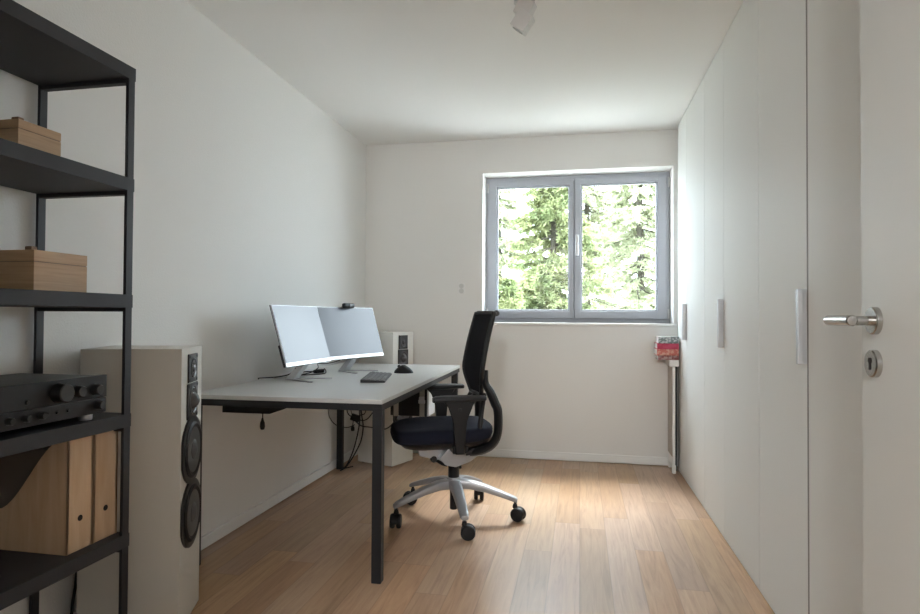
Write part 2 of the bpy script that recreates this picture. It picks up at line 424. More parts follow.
book(.780, .030, .138, .18, .531, cover('book_brown_red', (.25, .07, .07), (.42, .30, .28), 40), 'dark brownish-red book at the bottom of the stack')
book(.810, .044, .145, .19, .524, cover('book_orange_red', (.52, .13, .10), (.62, .34, .26), 45), 'orange-red patterned book second from the bottom')
book(.854, .040, .144, .18, .525, cover('book_crimson', (.42, .02, .07), (.50, .05, .11), 20), 'crimson hardback second from the top of the stack')
book(.894, .046, .136, .18, .533, cover('book_grey', (.16, .20, .20), (.55, .56, .56), 60), 'grey and white book on top of the stack')

# ------------------------------------------------------------------ black rack
rk = thing('shelf_rack', 'tall black metal and board shelf rack against the left wall', 'shelf', (XL, .49, 0))
RX1 = -1.352 - XL; RD = 1.636 - .49
for zt in (1.833, 1.490, 1.1327, .769, .4046, .06):
    MB().box((.012, .0, zt - .040), (RX1, RD, zt), .0015).build('shelf_board', M_rackboard, rk)
for y in (0.003, RD - .030):
    for x in (.012, RX1 - .0105):
        MB().box((x, y, 0), (x + .010, y + .027, 1.80), .001).build('upright', M_rack, rk)
    for zt in (1.793, 1.450, 1.0927, .729, .3646, .02):
        MB().box((.02, y + .002, zt - .012), (RX1 - .010, y + .025, zt), .001).build('crossbar', M_rack, rk)

# boxes
def wbox(x, y0, y1, z0, h, depth, label, knob_y, m=M_box):
    t = thing('wooden_box', label, 'box', (x - depth, y0, z0), 0, 'lidded wooden boxes on the rack')
    w = y1 - y0; lid = h * .28
    b = MB().box((0, 0, 0), (depth, w, h - lid - .0012), .0012)
    b.build('body', m, t)
    MB().box((.002, .002, h - lid - .0014), (depth - .002, w - .002, h - lid)).build('lid_gap', M_hole, t)
    ld = MB().box((0, 0, h - lid), (depth, w, h), .0012).build('lid', m, t)
    MB().box((depth - .035, knob_y, h - .002), (depth - .012, knob_y + .018, h + .010), .003).build('tab', M_box2, ld, label='small dark leather tab')
wbox(-1.410, 1.293, 1.423, 1.490, .0817, .22, 'smaller wooden box on the second shelf from the top', -.002 + .012)
wbox(-1.398, 1.333, 1.507, 1.1327, .1075, .25, 'larger wooden box on the middle shelf above the amplifier', .004)

# amplifier
am = thing('amplifier', 'black stereo amplifier with round knobs on the fourth shelf', 'amplifier', (-1.362, 1.113, .769))
AW, AH = .435, .127
MB().box((-.30, .003, .018), (-.012, AW - .003, AH - .003), .002).build('case', M_amp, am)
fp = MB().box((-.012, 0, .062), (0, AW, AH), .0015).box((-.012, 0, .018), (-.002, AW, .0605), .0015).build('front_panel', M_amp, am)
for (x, y) in ((-.03, .04), (-.03, AW - .045), (-.26, .04), (-.26, AW - .045)):
    MB().lathe([(.016, 0), (.018, .004), (.018, .018)], (x, y, 0), 'Z', 20).build('foot', M_silver if y > .2 and x > -.1 else M_plastic, am)
def knob(y, z, r, l, m=M_knob):
    MB().lathe([(r * 1.05, 0), (r * 1.05, .002), (r, .004), (r * .95, l - .002), (r * .85, l), (0, l)], (0, y, z), 'X', 28).build('knob', m, fp)
Y0 = 1.113
knob(1.378 - Y0, .093, .0255, .030); knob(1.440 - Y0, .090, .0155, .020); knob(1.500 - Y0, .088, .0150, .022)
knob(1.285 - Y0, .080, .006, .006)
for y, r, l in ((1.235, .009, .016), (1.28, .009, .016), (1.325, .009, .016), (1.345, .004, .006), (1.375, .004, .005), (1.41, .004, .005)): knob(y - Y0, .041, r, l)
knob(1.512 - Y0, .042, .012, .020)
for y in (1.185, 1.155, 1.13): knob(y - Y0, .041, .009, .016)

# magazine files
def mfile(y0, y1, label, hole_y):
    D, HH, w = .255, .322, (y1 - y0)
    t = thing('magazine_file', label, 'magazine file', (-1.390 - D, y0, .4046), 0, 'birch magazine files on the lower shelf')
    prof = [(0, 0), (D, 0), (D, HH)]
    for i in range(1, 13):
        u = i / 12; a = u * u * (3 - 2 * u)
        prof.append((D - .014 - (D - .034) * u, HH - .003 - (HH - .115) * a))
    prof += [(0, HH - (HH - .115) - .003)]
    for yy in (0.001, w - .007):
        MB().prism(prof, yy, yy + .006, 'XZ').build('side', M_birch, t)
    f = MB().box((D - .006, .001, 0), (D, w - .001, HH), .001).build('front', M_birch, t)
    MB().lathe([(.0085, 0), (.0085, .0006)], (D, hole_y, .090), 'X', 28).build('finger_hole', M_hole, f, label='round finger hole')
    MB().box((.0, .007, 0), (D - .006, w - .007, .005)).box((0, .007, .005), (.006, w - .007, .10)).build('bottom', M_birch, t)
    for k in range(3):
        MB().box((.012, .012 + k * .024, .006), (D - .016, .028 + k * .024, HH - .035 - .006 * k), .001, ).build('folder', (M_folder, M_paper, M_folder)[k], t)
mfile(1.441, 1.533, 'birch magazine file nearer the viewer, curved side showing', .046)
mfile(1.534, 1.628, 'birch magazine file further in, beside the rack upright', .047)

# ------------------------------------------------------------------ tower speakers
def speaker(label, loc, rz):
    # local: front faces +X, width along Y (0..W); origin at the near bottom front edge side
    t = thing('tower_speaker', label, 'speaker', loc, rz, 'white tower speakers')
    W, D, HH = .250, .315, .958
    MB().box((-D, -W, .008), (0, 0, HH), .0025).build('cabinet', M_speaker, t)
    for x in (-.03, -D + .03):
        for y in (-.03, -W + .03): MB().lathe([(.012, 0), (.012, .010)], (x, y, 0), 'Z', 12).build('foot', M_rubber, t)
    yc = -W / 2 - .006
    def plate(zc, w, h):
        p = MB().cbox((.003, yc, zc), (.006, w, h), .0015).build('driver_plate', M_driver, t)
        for sy in (-1, 1):
            for sz in (-1, 1):
                MB().lathe([(.006, 0), (.006, .0015), (0, .002)], (.006, yc + sy * (w / 2 - .009), zc + sz * (h / 2 - .009)), 'X', 10).build('screw', M_steel if 0 else M_plastic2, p)
        return p
    p = plate(.885, .104, .100)
    MB().lathe([(.034, 0), (.034, .002), (.026, -.001), (.016, -.002), (.013, .004), (.006, .007), (0, .008)], (.006, yc, .885), 'X', 28).build('tweeter_dome', M_dome, p)
    p = plate(.770, .118, .124)
    MB().lathe([(.050, 0), (.050, .002), (.044, .003), (.038, .0), (.030, -.001), (.026, .008), (.018, .016), (.008, .020), (0, .021)], (.006, yc, .770), 'X', 32).build('midrange_dome', M_dome, p)
    for zc in (.597, .375):
        # basket with cut sides
        R = .122; cut = .114; pts = []
        for k in range(64):
            a = 2 * PI * k / 64
            y = R * math.cos(a); z = R * math.sin(a) * .96
            y = max(-cut, min(cut, y)); pts.append((yc + y, zc + z))
        b = MB().prism(pts, 0, .007, 'YZ').build('woofer_basket', M_driver, t)
        MB().lathe([(.098, 0), (.098, .003), (.090, .008), (.080, .003), (.0795, .001), (.060, -.0), (.045, .001)], (.007, yc, zc), 'X', 48, cap=False).build('surround', M_rubber, b)
        MB().lathe([(.079, .0045), (.055, .002), (.036, .001), (.034, .006), (.020, .012), (0, .014)], (.007, yc, zc), 'X', 48).build('cone', M_cone, b)
    return t
# left speaker: near front edge/far front edge
a = math.radians(20)
# front plane direction d=(-sin a, cos a); normal (cos a, sin a); far-right corner (-1.395, 2.05)
speaker('white tower speaker between the rack and the desk, drivers towards the room', (-1.395, 2.05, 0), a)
n2 = Vector((-1.303, 4.13, 0)); d2 = Vector((math.sin(a), math.cos(a), 0))
speaker('white tower speaker in the far corner behind the monitors', tuple(n2 + d2 * .250), -a)

# ------------------------------------------------------------------ desk
DR = math.radians(1.2)
dk = thing('desk', 'long light grey desk on a black steel frame against the left wall', 'desk', (-.777, 2.330, 0), DR)
DL, DD = 1.80, .868
MB().box((-DD, 0, .717), (0, DL, .735), .003).build('tabletop', M_desktop, dk)
fr = MB()
for (lo, hi) in (((-DD + .01, .004, .689), (-.004, .036, .717)), ((-DD + .01, DL - .036, .689), (-.004, DL - .004, .717)),
                 ((-.036, .03, .689), (-.004, DL - .03, .717)), ((-DD + .01, .03, .689), (-DD + .042, DL - .03, .717)),
                 ((-DD + .04, DL / 2 - .02, .687), (-.03, DL / 2 + .02, .717))):
    fr.box(lo, hi, .0015)
fr.build('frame', M_blackmetal, dk)
for x in (-.043, -DD + .010):
    for y in (.003, DL - .105):
        MB().box((x, y, .0), (x + .040, y + .040, .700), .0015).build('leg', M_blackmetal, dk)
tr = MB()
ty = .22
tr.box((-.83, ty, .625), (-.60, ty + .10, .629)).box((-.83, ty, .625), (-.60, ty + .003, .678)).box((-.83, ty + .097, .625), (-.60, ty + .10, .678))
tr.prism([(-.60, .625), (-.46, .678), (-.60, .678)], ty, ty + .003, 'XZ').prism([(-.60, .625), (-.46, .678), (-.60, .678)], ty + .097, ty + .10, 'XZ').box((-.833, ty, .625), (-.83, ty + .10, .678))
tr.build('cable_tray', M_blackmetal, dk)

def cable(name, label, pts, r=.003, cat='cable', group=None, m=M_rubber, smooth=8):
    o = MB().tube(pts, r, 8, smooth).build(name, m); return tag(o, label, cat, group)
# plug hanging below the tray
pc = thing('power_plug', 'black plug dangling on its lead below the desk near its front edge', 'plug', (-1.42, 2.545, .552))
MB().tube([(-.03, .0, .126), (-.012, 0, .105), (.0, 0, .078), (0, 0, .035)], .0025, 8, 6).build('lead', M_rubber, pc)
MB().lathe([(.007, 0), (.009, .003), (.0115, .012), (.0105, .030), (.006, .042), (.004, .052)], (0, 0, 0), 'Z', 16).build('plug_body', M_rubber, pc)
cable('looped_lead', 'thin black lead looping under the near end of the desk', [(-1.37, 2.56, .676), (-1.30, 2.56, .655), (-1.20, 2.57, .655), (-1.13, 2.58, .678)], .0022)
G = 'black leads hanging below the far end of the desk'
cable('power_cable', 'black lead in a long bow from desk to floor, nearest the far-left desk leg', [(-1.485, 3.93, .680), (-1.460, 3.90, .42), (-1.470, 3.90, .30), (-1.515, 3.93, .16), (-1.580, 3.99, .05), (-1.62, 4.03, .006), (-1.58, 4.09, .006)], .0045, group=G)
cable('power_cable', 'black lead in the widest bow below the desk, right of the adapter', [(-1.47, 3.87, .680), (-1.437, 3.87, .42), (-1.425, 3.87, .335), (-1.443, 3.88, .235), (-1.50, 3.90, .13), (-1.57, 3.94, .04), (-1.62, 3.96, .006)], .0045, group=G)
cable('power_cable', 'black lead sagging sideways from the adapter towards the hung computer', [(-1.49, 3.89, .365), (-1.44, 3.88, .335), (-1.37, 3.86, .332), (-1.25, 3.80, .335), (-1.17, 3.765, .40), (-1.115, 3.730, .52)], .004, group=G)
cable('power_cable', 'black lead rising steeply from the adapter to the desk frame', [(-1.485, 3.90, .38), (-1.43, 3.885, .37), (-1.38, 3.87, .40), (-1.34, 3.87, .48), (-1.32, 3.87, .680)], .0035, group=G)
cable('power_cable', 'thin black lead against the left wall beside the far-left desk leg', [(-1.675, 3.86, .680), (-1.675, 3.87, .44), (-1.66, 3.88, .37), (-1.62, 3.90, .325), (-1.55, 3.91, .315), (-1.50, 3.91, .335)], .003, group=G)
cable('power_cable', 'black lead hanging in a shallow loop under the desk above the adapter', [(-1.52, 3.84, .680), (-1.53, 3.84, .46), (-1.50, 3.85, .40), (-1.44, 3.86, .41), (-1.40, 3.86, .45), (-1.38, 3.86, .680)], .0035, group=G)
ad = thing('power_adapter', 'black power adapter caught in the leads under the desk', 'power adapter', (-1.505, 3.90, .350))
MB().cbox((0, 0, .035), (.062, .034, .045), .006, M=rotm(0, .35, .3)).build('housing', M_rubber, ad)
MB().tube([(-.01, 0, .05), (-.03, .01, .14), (-.02, .02, .330)], .003, 8, 6).build('lead', M_rubber, ad)
MB().lathe([(.012, 0), (.013, .02), (.006, .035)], (-.005, 0, -.055), 'Z', 12).tube([(-.005, 0, -.02), (0, 0, .03)], .003).build('connector', M_rubber, ad)

cable('speaker_cable', 'black cable hanging in a curve behind the rack above the floor', [(-1.672, 1.78, .36), (-1.668, 1.775, .24), (-1.662, 1.765, .17), (-1.655, 1.745, .11), (-1.650, 1.735, .05), (-1.64, 1.72, .006), (-1.60, 1.66, .006)], .005)
# computer hung in straps under the desk
pcx = thing('hanging_computer', 'compact black computer with white front hung in grey straps under the desk', 'computer', (-1.135, 3.555, .468))
MB().box((0, 0, 0), (.230, .155, .195), .004).build('case', M_blackmetal, pcx)
MB().box((.230, .002, .002), (.242, .153, .193), .003).build('front_panel', M_pcwhite, pcx)
for x in (.022, .185):
    s_ = MB().box((x, -.003, -.003), (x + .030, 0, .213)).box((x, .155, -.003), (x + .030, .158, .213)).box((x, -.003, -.003), (x + .030, .158, 0)).build('strap', M_strap, pcx)
    MB().cbox((x + .015, -.009, .090), (.040, .012, .022), .003).cbox((x + .015, -.012, .110), (.032, .010, .020), .003).build('buckle', M_silver, s_)

# ------------------------------------------------------------------ monitors
def monitor(label, loc, rz, tilt, width=.535, hgt=.318):
    """local: screen faces +X; origin on the desk below the stand vertex"""
    t = thing('monitor', label, 'monitor', loc, rz, 'thin silver monitors on the desk')
    T = Matrix.Translation((.085, 0, .086)) @ Matrix.Rotation(-tilt, 4, 'Y')
    w = width / 2
    p = MB().box((-.008, -w, 0), (0, w, hgt), .0015, M=T).build('panel', M_silver, t)
    MB().box((-.0005, -w + .003, .019), (.0012, w - .003, hgt - .003), M=T).build('screen', M_screen, p, angle=0, label='dark switched-off screen')
    MB().box((-.0095, -w - .0008, .0), (-.006, w + .0008, hgt + .0006), .0008, M=T).box((-.030, -w * .62, .004), (-.009, w * .62, .14), .006, M=T).box((-.022, -w + .0, .0), (-.009, w, .115), .006, M=T).build('back_shell', M_plastic, p)
    nk = MB().prism([(-.045, 0.004), (.0, .004), (.072, .092), (.060, .125), (.045, .10)], -.028, .028, 'XZ', bev=.002)
    nk.build('stand_neck', M_silver, t)
    ft = MB()
    for sg in (-1, 1):
        ft.prism([(-.050, sg * .0), (-.030, sg * -.012), (.150, sg * .088), (.155, sg * .106), (.140, sg * .112), (-.050, sg * .020)][::sg], 0, .006, 'XY', bev=.001)
    ft.build('foot', M_footsilver, t)
    return t
monitor('nearer of two thin silver monitors, screen washed white with window reflection', (-1.467, 2.968, .7352), math.radians(-4), math.radians(17), .46)
monitor('further thin silver monitor with webcam on top, screen reflecting darker', (-1.396, 3.501, .7352), math.radians(-17), math.radians(17))
# webcam
wc = thing('webcam', 'small black webcam clipped on the further monitor', 'webcam', (-1.404, 3.503, 1.117), math.radians(-17))
MB().cbox((.016, 0, .018), (.030, .100, .032), .012).build('body', M_plastic, wc)
MB().lathe([(.011, 0), (.011, .004), (.008, .005), (0, .005)], (.029, 0, .018), 'X', 20).build('lens', M_dome, wc)
MB().cbox((-.012, 0, -.014), (.008, .040, .045), .002).cbox((.001, 0, .003), (.03, .045, .006), .002).build('clip', M_plastic, wc)

# keyboard, mouse, adapter, leads on the desk
KZ = .7355
kb = thing('keyboard', 'flat dark grey keyboard on the desk before the further monitor', 'keyboard', (-1.075, 3.13, KZ), math.radians(13))
MB().prism([(-.062, 0), (.062, 0), (.062, .008), (-.062, .016)], -.215, .215, 'XZ', bev=.002).build('case', M_plastic2, kb)
ky = MB()
for r in range(5):
    x = .046 - r * .0225
    for c in range(17):
        y = -.200 + c * .025
        if r == 0 and 4 < c < 10: continue
        zt = .008 + (.062 - x) / .124 * .008
        ky.cbox((x, y, zt + .0015), (.018, .021, .004), .0012, seg=1)
ky.cbox((.046, -.20 + 7 * .025, .0105), (.018, .120, .004), .0012, seg=1)
k_ = ky.build('keys', mat('grey_keys', (.10, .10, .105), .45), kb)
ms = thing('mouse', 'black sculpted upright mouse at the right of the desk', 'mouse', (-1.028, 3.475, KZ), math.radians(8))
rings = []
for i in range(9):
    u = i / 8; z = .046 * u
    sx = .054 * (1 - (u * .95) ** 1.9) + .004; sy = .036 * math.sqrt(max(0, 1 - (u * .9) ** 2.5)) + .003
    rings.append([(sx * math.cos(2 * PI * k / 28) - .004 * u, sy * math.sin(2 * PI * k / 28) + .012 * u, z) for k in range(28)])
mb_ = MB().loft(rings).build('shell', M_rubber, ms)
MB().lathe([(.009, -.004), (.009, .004)], (-.030, .010, .038), 'Y', 16).build('wheel', M_plastic2, ms)
dg = thing('cable_adapter', 'small black cable adapter lying between the monitor stands', 'adapter', (-1.515, 3.36, .7355), math.radians(70))
MB().cbox((0, 0, .010), (.075, .026, .020), .007).build('housing', M_rubber, dg)
MB().tube([(-.036, 0, .010), (-.09, .02, .012), (-.16, .0, .008), (-.20, -.06, .02)], .003, 8, 6).build('lead', M_rubber, dg)
G2 = 'leads lying behind the monitors'
cable('monitor_lead', 'black lead from the nearer monitor to the left wall', [(-1.455, 2.94, .80), (-1.50, 2.97, .765), (-1.58, 3.0, .745), (-1.655, 2.99, .7385), (-1.675, 2.96, .7385), (-1.66, 2.93, .7385)], .0035, group=G2)
cable('monitor_lead', 'thin grey lead lying flat below the nearer monitor', [(-1.50, 3.04, .738), (-1.56, 3.02, .7375), (-1.60, 2.99, .7375), (-1.64, 3.03, .7375)], .0025, group=G2, m=M_strap)
cable('monitor_lead', 'black lead looping over the desk between both stands', [(-1.55, 3.08, .738), (-1.49, 3.18, .752), (-1.48, 3.27, .772), (-1.52, 3.36, .79), (-1.50, 3.44, .785), (-1.44, 3.50, .80)], .003, group=G2)
cable('monitor_lead', 'black lead running low behind the further stand', [(-1.57, 3.16, .7385), (-1.50, 3.21, .7385), (-1.455, 3.31, .7385), (-1.50, 3.41, .755), (-1.55, 3.50, .7385)], .003, group=G2)

# ------------------------------------------------------------------ office chair
CH = math.radians(203)
ch = thing('office_chair', 'black mesh-back office chair on an aluminium star base at the desk', 'chair', (-.662, 3.190, 0), CH)
# local: +X forward, +Y left (towards the viewpoint)
base = MB()
base.lathe([(.030, .150), (.044, .158), (.047, .178), (.044, .200), (.036, .214), (.030, .216)], (0, 0, 0), 'Z', 32)
angs = [math.radians(3 + 72 * k) - CH for k in range(5)]
for an in angs:
    R_ = Matrix.Rotation(an, 4, 'Z')
    secs = [(.025, .182, .034, .028), (.09, .180, .031, .025), (.17, .163, .028, .021), (.25, .138, .025, .017), (.325, .112, .022, .014), (.340, .105, .018, .011)]
    rg = []
    for x, z, hw, hh in secs:
        ring = []
        for k in range(12):
            q = 2 * PI * (k + .5) / 12
            cxx = math.copysign(abs(math.cos(q)) ** .6, math.cos(q)); szz = math.copysign(abs(math.sin(q)) ** .6, math.sin(q))
            ring.append((x, hw * cxx, z + hh * szz))
        rg.append(ring)
    base.loft(rg, M=R_)
base.build('star_base', M_castalu, ch, label='five-armed polished aluminium base')
random.seed(3)
for i, an in enumerate(angs):
    px, py = .328 * math.cos(an), .328 * math.sin(an)
    sw = [2.4, 4.4, .4, 1.3, 2.9][i]
    Mx = Matrix.Translation((px, py, 0)) @ Matrix.Rotation(sw, 4, 'Z')
    c = MB().lathe([(.006, .060), (.006, .105)], (0, 0, 0), 'Z', 12, M=Mx)
    c.lathe([(.012, .066), (.014, .070), (.010, .088)], (0, 0, 0), 'Z', 14, M=Mx)
    hood = [(.018 + .035 * math.cos(q), .034 + .035 * math.sin(q)) for q in [PI * k / 14 - .15 for k in range(15)]] + [(-.012, .034), (.045, .034)]
    c.prism(hood, -.008, .008, 'XZ', M=Mx)
    cs = c.build('caster', M_plastic, ch)
    for sg in (-1, 1):
        MB().lathe([(.024, -.0105), (.033, -.0095), (.0360, -.004), (.0360, .005), (.032, .011), (.014, .0130), (0, .0130)], (.018, sg * .0165, .0360), 'Y', 28, M=Mx @ (Matrix.Identity(4) if sg > 0 else Matrix.Translation((.0, 0, 0)))).build('wheel', M_rubber, cs)
MB().lathe([(.018, .045), (.020, .050), (.020, .150), (.0295, .212), (.0295, .275), (.022, .277), (.022, .330)], (0, 0, 0), 'Z', 24).lathe([(.012, .26), (.012, .335)], (-.03, .004, 0), 'Z', 12).build('gas_column', M_plastic, ch)
# mechanism
mech = MB().prism([(-.10, .385), (-.11, .345), (-.06, .310), (.03, .305), (.10, .330), (.20, .355), (.21, .392)], -.085, .105, 'XZ', bev=.008)
mech.build('tilt_mechanism', M_castalu, ch, label='aluminium tilt housing')
plate_ = MB().prism([(-0.055, .372), (-0.035, .325), (0.020, .306), (0.075, .318), (0.105, .352), (0.070, .392), (0.035, .412), (-0.010, .382)], .125, .165, 'XZ', bev=.004)
plate_.prism([(-0.055, .372), (-0.035, .325), (0.020, .306), (0.075, .318), (0.105, .352), (0.070, .392), (0.035, .412), (-0.010, .382)], -.165, -.125, 'XZ', bev=.004)
plate_.prism([(-0.055, .372), (-0.035, .325), (0.020, .306), (0.075, .318), (0.105, .352), (0.070, .392)], -.125, .125, 'XZ')
plate_.build('support_plate', M_castalu, ch)
kn = MB().lathe([(.016, 0), (.018, .006), (.018, .028), (.012, .034), (0, .034)], (.125, .075, .338), 'Y', 18).tube([(.125, .05, .338), (.125, .10, .338)], .008, 10)
kn.tube([(.120, .085, .335), (.085, .12, .318), (.065, .14, .315)], .009, 10, 5).build('adjustment_lever', M_plastic, ch)
# seat
def superring(xc, a, b, z, n=40, p=.55, dz=lambda x: 0, skew=1.):
    out = []
    for k in range(n):
        q = 2 * PI * k / n
        cx = math.copysign(abs(math.cos(q)) ** p, math.cos(q)); sy = math.copysign(abs(math.sin(q)) ** p, math.sin(q))
        x = xc + a * cx; y = b * sy * (1 - .06 * (cx < 0) * abs(cx))
        out.append((x, y, z + dz(cx)))
    return out
fall = lambda c: -.016 * max(0, c) ** 3 + .010 * max(0, -c) ** 3
prof = [(.84, .436), (.94, .438), (.985, .449), (1.0, .470), (.999, .495), (.988, .514), (.955, .527), (.88, .533), (.60, .533), (.25, .530)]
MB().loft([superring(.072, .262 * s_, .240 * s_, .438 + (z - .438) * .72, dz=fall) for s_, z in prof]).build('seat_cushion', M_fabric, ch, angle=60)
prof = [(.45, .395), (.70, .398), (.88, .412), (.965, .432), (.96, .446), (.85, .446)]
MB().loft([superring(.060, .255 * s_, .232 * s_, z, dz=lambda c: fall(c) * .8) for s_, z in prof]).build('seat_shell', M_plastic, ch, angle=60)
# back rest
def back_x(z):    # centre line of the back (local x)
    return -.126 - .070 * (z - .66) / .43 - .012 * math.sin((z - .66) / .43 * PI) * -1
def half_w(z):
    u = (z - .66) / .43
    if u < .34: return .115 + (.218 - .115) * math.sin(min(1, u / .34) * PI / 2)
    return .218 - .018 * (u - .34) / .66
def curve_x(y, z):
    return back_x(z) + .20 * y * y / .22
rows = [.66 + .43 * i / 20 for i in range(21)]; cols = 14
bk = MB(); gridF = []
for thick in (0, -.010):
    g = []
    for z in rows:
        w = half_w(z) - .006
        g.append([bk.bm.verts.new((curve_x(w * (2 * j / cols - 1), z) + thick, w * (2 * j / cols - 1), z)) for j in range(cols + 1)])
    gridF.append(g)
for g in gridF:
    for a_, b_ in zip(g, g[1:]):
        for j in range(cols): bk.bm.faces.new((a_[j], a_[j + 1], b_[j + 1], b_[j]))
A_, B_ = gridF
for i in range(20):
    for j in (0, cols): bk.bm.faces.new((A_[i][j], A_[i + 1][j], B_[i + 1][j], B_[i][j]))
for i in (0, 20):
    for j in range(cols): bk.bm.faces.new((A_[i][j], A_[i][j + 1], B_[i][j + 1], B_[i][j]))
bk.build('mesh_back', M_mesh, ch, angle=60)
edge = []
for z in rows: w = half_w(z); edge.append((curve_x(w, z) - .006, w, z))
top = []
for j in range(1, 10):
    y = half_w(1.09) * (1 - 2 * j / 10); top.append((curve_x(y, 1.09) - .008, y, 1.094))
edge2 = [(p[0], -p[1], p[2]) for p in edge[::-1]]
bot = []
for j in range(1, 6):
    y = -half_w(.66) * (1 - 2 * j / 6); bot.append((curve_x(y, .66) - .006, y, .658))
bf = MB().tube(edge + top + edge2 + bot, .012, 10, 0, closed=True)
bf.tube([(curve_x(y, 1.09) - .018, y, 1.090) for y in [half_w(1.09) * (1 - 2 * j / 12) * 1.0 for j in range(13)]], .016, 10)
bf.build('back_frame', M_plastic, ch)
for sg in (1, -1):
    y0 = .150 * sg; y1 = .225 * sg
    loop = [(curve_x(.17, .80) - .012, .195 * sg, .80), (curve_x(.17, .74) - .016, .198 * sg, .735), (-.148, .205 * sg, .685), (-.168, .213 * sg, .635), (-.184, .215 * sg, .590), (-.184, .212 * sg, .485), (-.160, .20 * sg, .425), (-.105, .17 * sg, .388), (-.04, .125 * sg, .368)]
    MB().tube(loop, [.014, .021, .026, .027, .026, .025, .026, .028, .020], 12, 5, flat=(.85, 1.1), up=(0, 1, 0)).build('back_support', M_plastic, ch)
    br = [(-.135, .125 * sg, .668), (-.120, .160 * sg, .63), (-.105, .185 * sg, .575), (-.095, .195 * sg, .50), (-.090, .19 * sg, .43)]
    MB().tube(br, .012, 10, 5).build('back_brace', M_plastic, ch)
MB().prism([(-.17, .385), (-.03, .362), (-.03, .385), (-.15, .425)], -.17, .17, 'XZ', bev=.004).build('rear_shell', M_plastic2, ch)
# arms
for sg in (1, -1):
    ya = .262 * sg
    post = [(-.027, .395), (.022, .395), (.025, .560), (.046, .622), (.085, .655), (-.085, .655), (-.055, .622), (-.030, .560)]
    ar = MB().prism(post, ya - .016, ya + .016, 'XZ', bev=.006)
    ar.prism([(-.045, .395), (.03, .395), (.03, .43), (-.05, .43)], min(.13 * sg, ya), max(.13 * sg, ya), 'XZ', bev=.004)
    bmesh.ops.translate(ar.bm, vec=(.026, 0, 0), verts=ar.bm.verts)
    arm = ar.build('armrest', M_plastic, ch)
    pd = []
    for (x, w, z0, z1) in ((-.135, .020, .660, .676), (-.128, .032, .656, .681), (-.06, .038, .654, .683), (.06, .040, .654, .683), (.115, .036, .651, .680), (.132, .024, .650, .674)):
        zc = (z0 + z1) / 2; hh = (z1 - z0) / 2
        pd.append([(x + .026, ya + w * math.copysign(abs(math.cos(q)) ** .6, math.cos(q)), zc + hh * math.copysign(abs(math.sin(q)) ** .6, math.sin(q))) for q in [2 * PI * k / 20 for k in range(20)]])
    MB().loft(pd).build('arm_pad', M_plastic2, arm)
    MB().lathe([(.010, 0), (.010, .003), (0, .004)], (.024, ya + .016, .612), 'Y', 14).build('button', M_plastic2, arm)

# ------------------------------------------------------------------ socket & ceiling spot
so = thing('wall_socket', 'small white double socket on the end wall left of the window', 'wall socket', (-.905, YB, 1.250))
MB().box((-.028, -.010, 0), (.028, 0, .082), .003).build('plate', M_socket, so)
for z in (.022, .060):
    MB().lathe([(.019, .0), (.019, .002), (.015, .0021), (.0145, -.001), (0, -.001)], (0, -.0101, z), 'Y', 24, M=None).build('outlet', mat('socket_inner', (.58, .58, .56), .4) if 'socket_inner' not in bpy.data.materials else bpy.data.materials['socket_inner'], so)
sp = thing('ceiling_spotlight', 'light grey double-cube spotlight hanging from the ceiling', 'spotlight', (-.240, 2.60, H))
MB().lathe([(.045, -.016), (.045, 0)], (0, 0, 0), 'Z', 28).lathe([(.008, -.05), (.008, -.01)], (0, 0, 0), 'Z', 10).build('mount', M_spot, sp)
up_ = MB().cbox((0, 0, 0), (.070, .070, .070), .002, M=Matrix.Translation((.004, 0, -.044)) @ rotm(.2, math.radians(30), .0)).build('upper_cube', M_spot, sp)
MB().lathe([(.007, -.11), (.007, -.06)], (-.001, 0, 0), 'Z', 10).build('joint', M_steel, sp)
lc = Matrix.Translation((-.005, -.01, -.106)) @ rotm(.15, math.radians(37), 0)
lcb = MB().cbox((0, 0, 0), (.068, .068, .076), .002, M=lc).build('lamp_cube', M_spot, sp)
MB().lathe([(.026, -.0395), (.026, -.0375)], (0, 0, 0), 'Z', 24, M=lc).build('lens', M_lens, lcb)

# added fill light, out of view in the hall, shining through the doorway
hp_ = thing('hall_fill_light', 'unseen glowing globe added as fill light in the hall behind the doorway', 'fill light', (-.08, -1.45, H))
MB().lathe([(.05, -.03), (.055, -.02), (.055, 0)], (0, 0, 0), 'Z', 24).build('ceiling_cup', M_white, hp_)
MB().tube([(0, 0, -.42), (0, 0, -.02)], .004).build('cord', M_rubber, hp_)
MB().sphere((0, 0, -.56), .14).build('globe', emit_mat('hall_fill_glow', (.97, .98, 1.), 96.), hp_)
MB().lathe([(.035, -.44), (.03, -.40), (.008, -.38)], (0, 0, 0), 'Z', 20).build('globe_holder', M_steel, hp_)

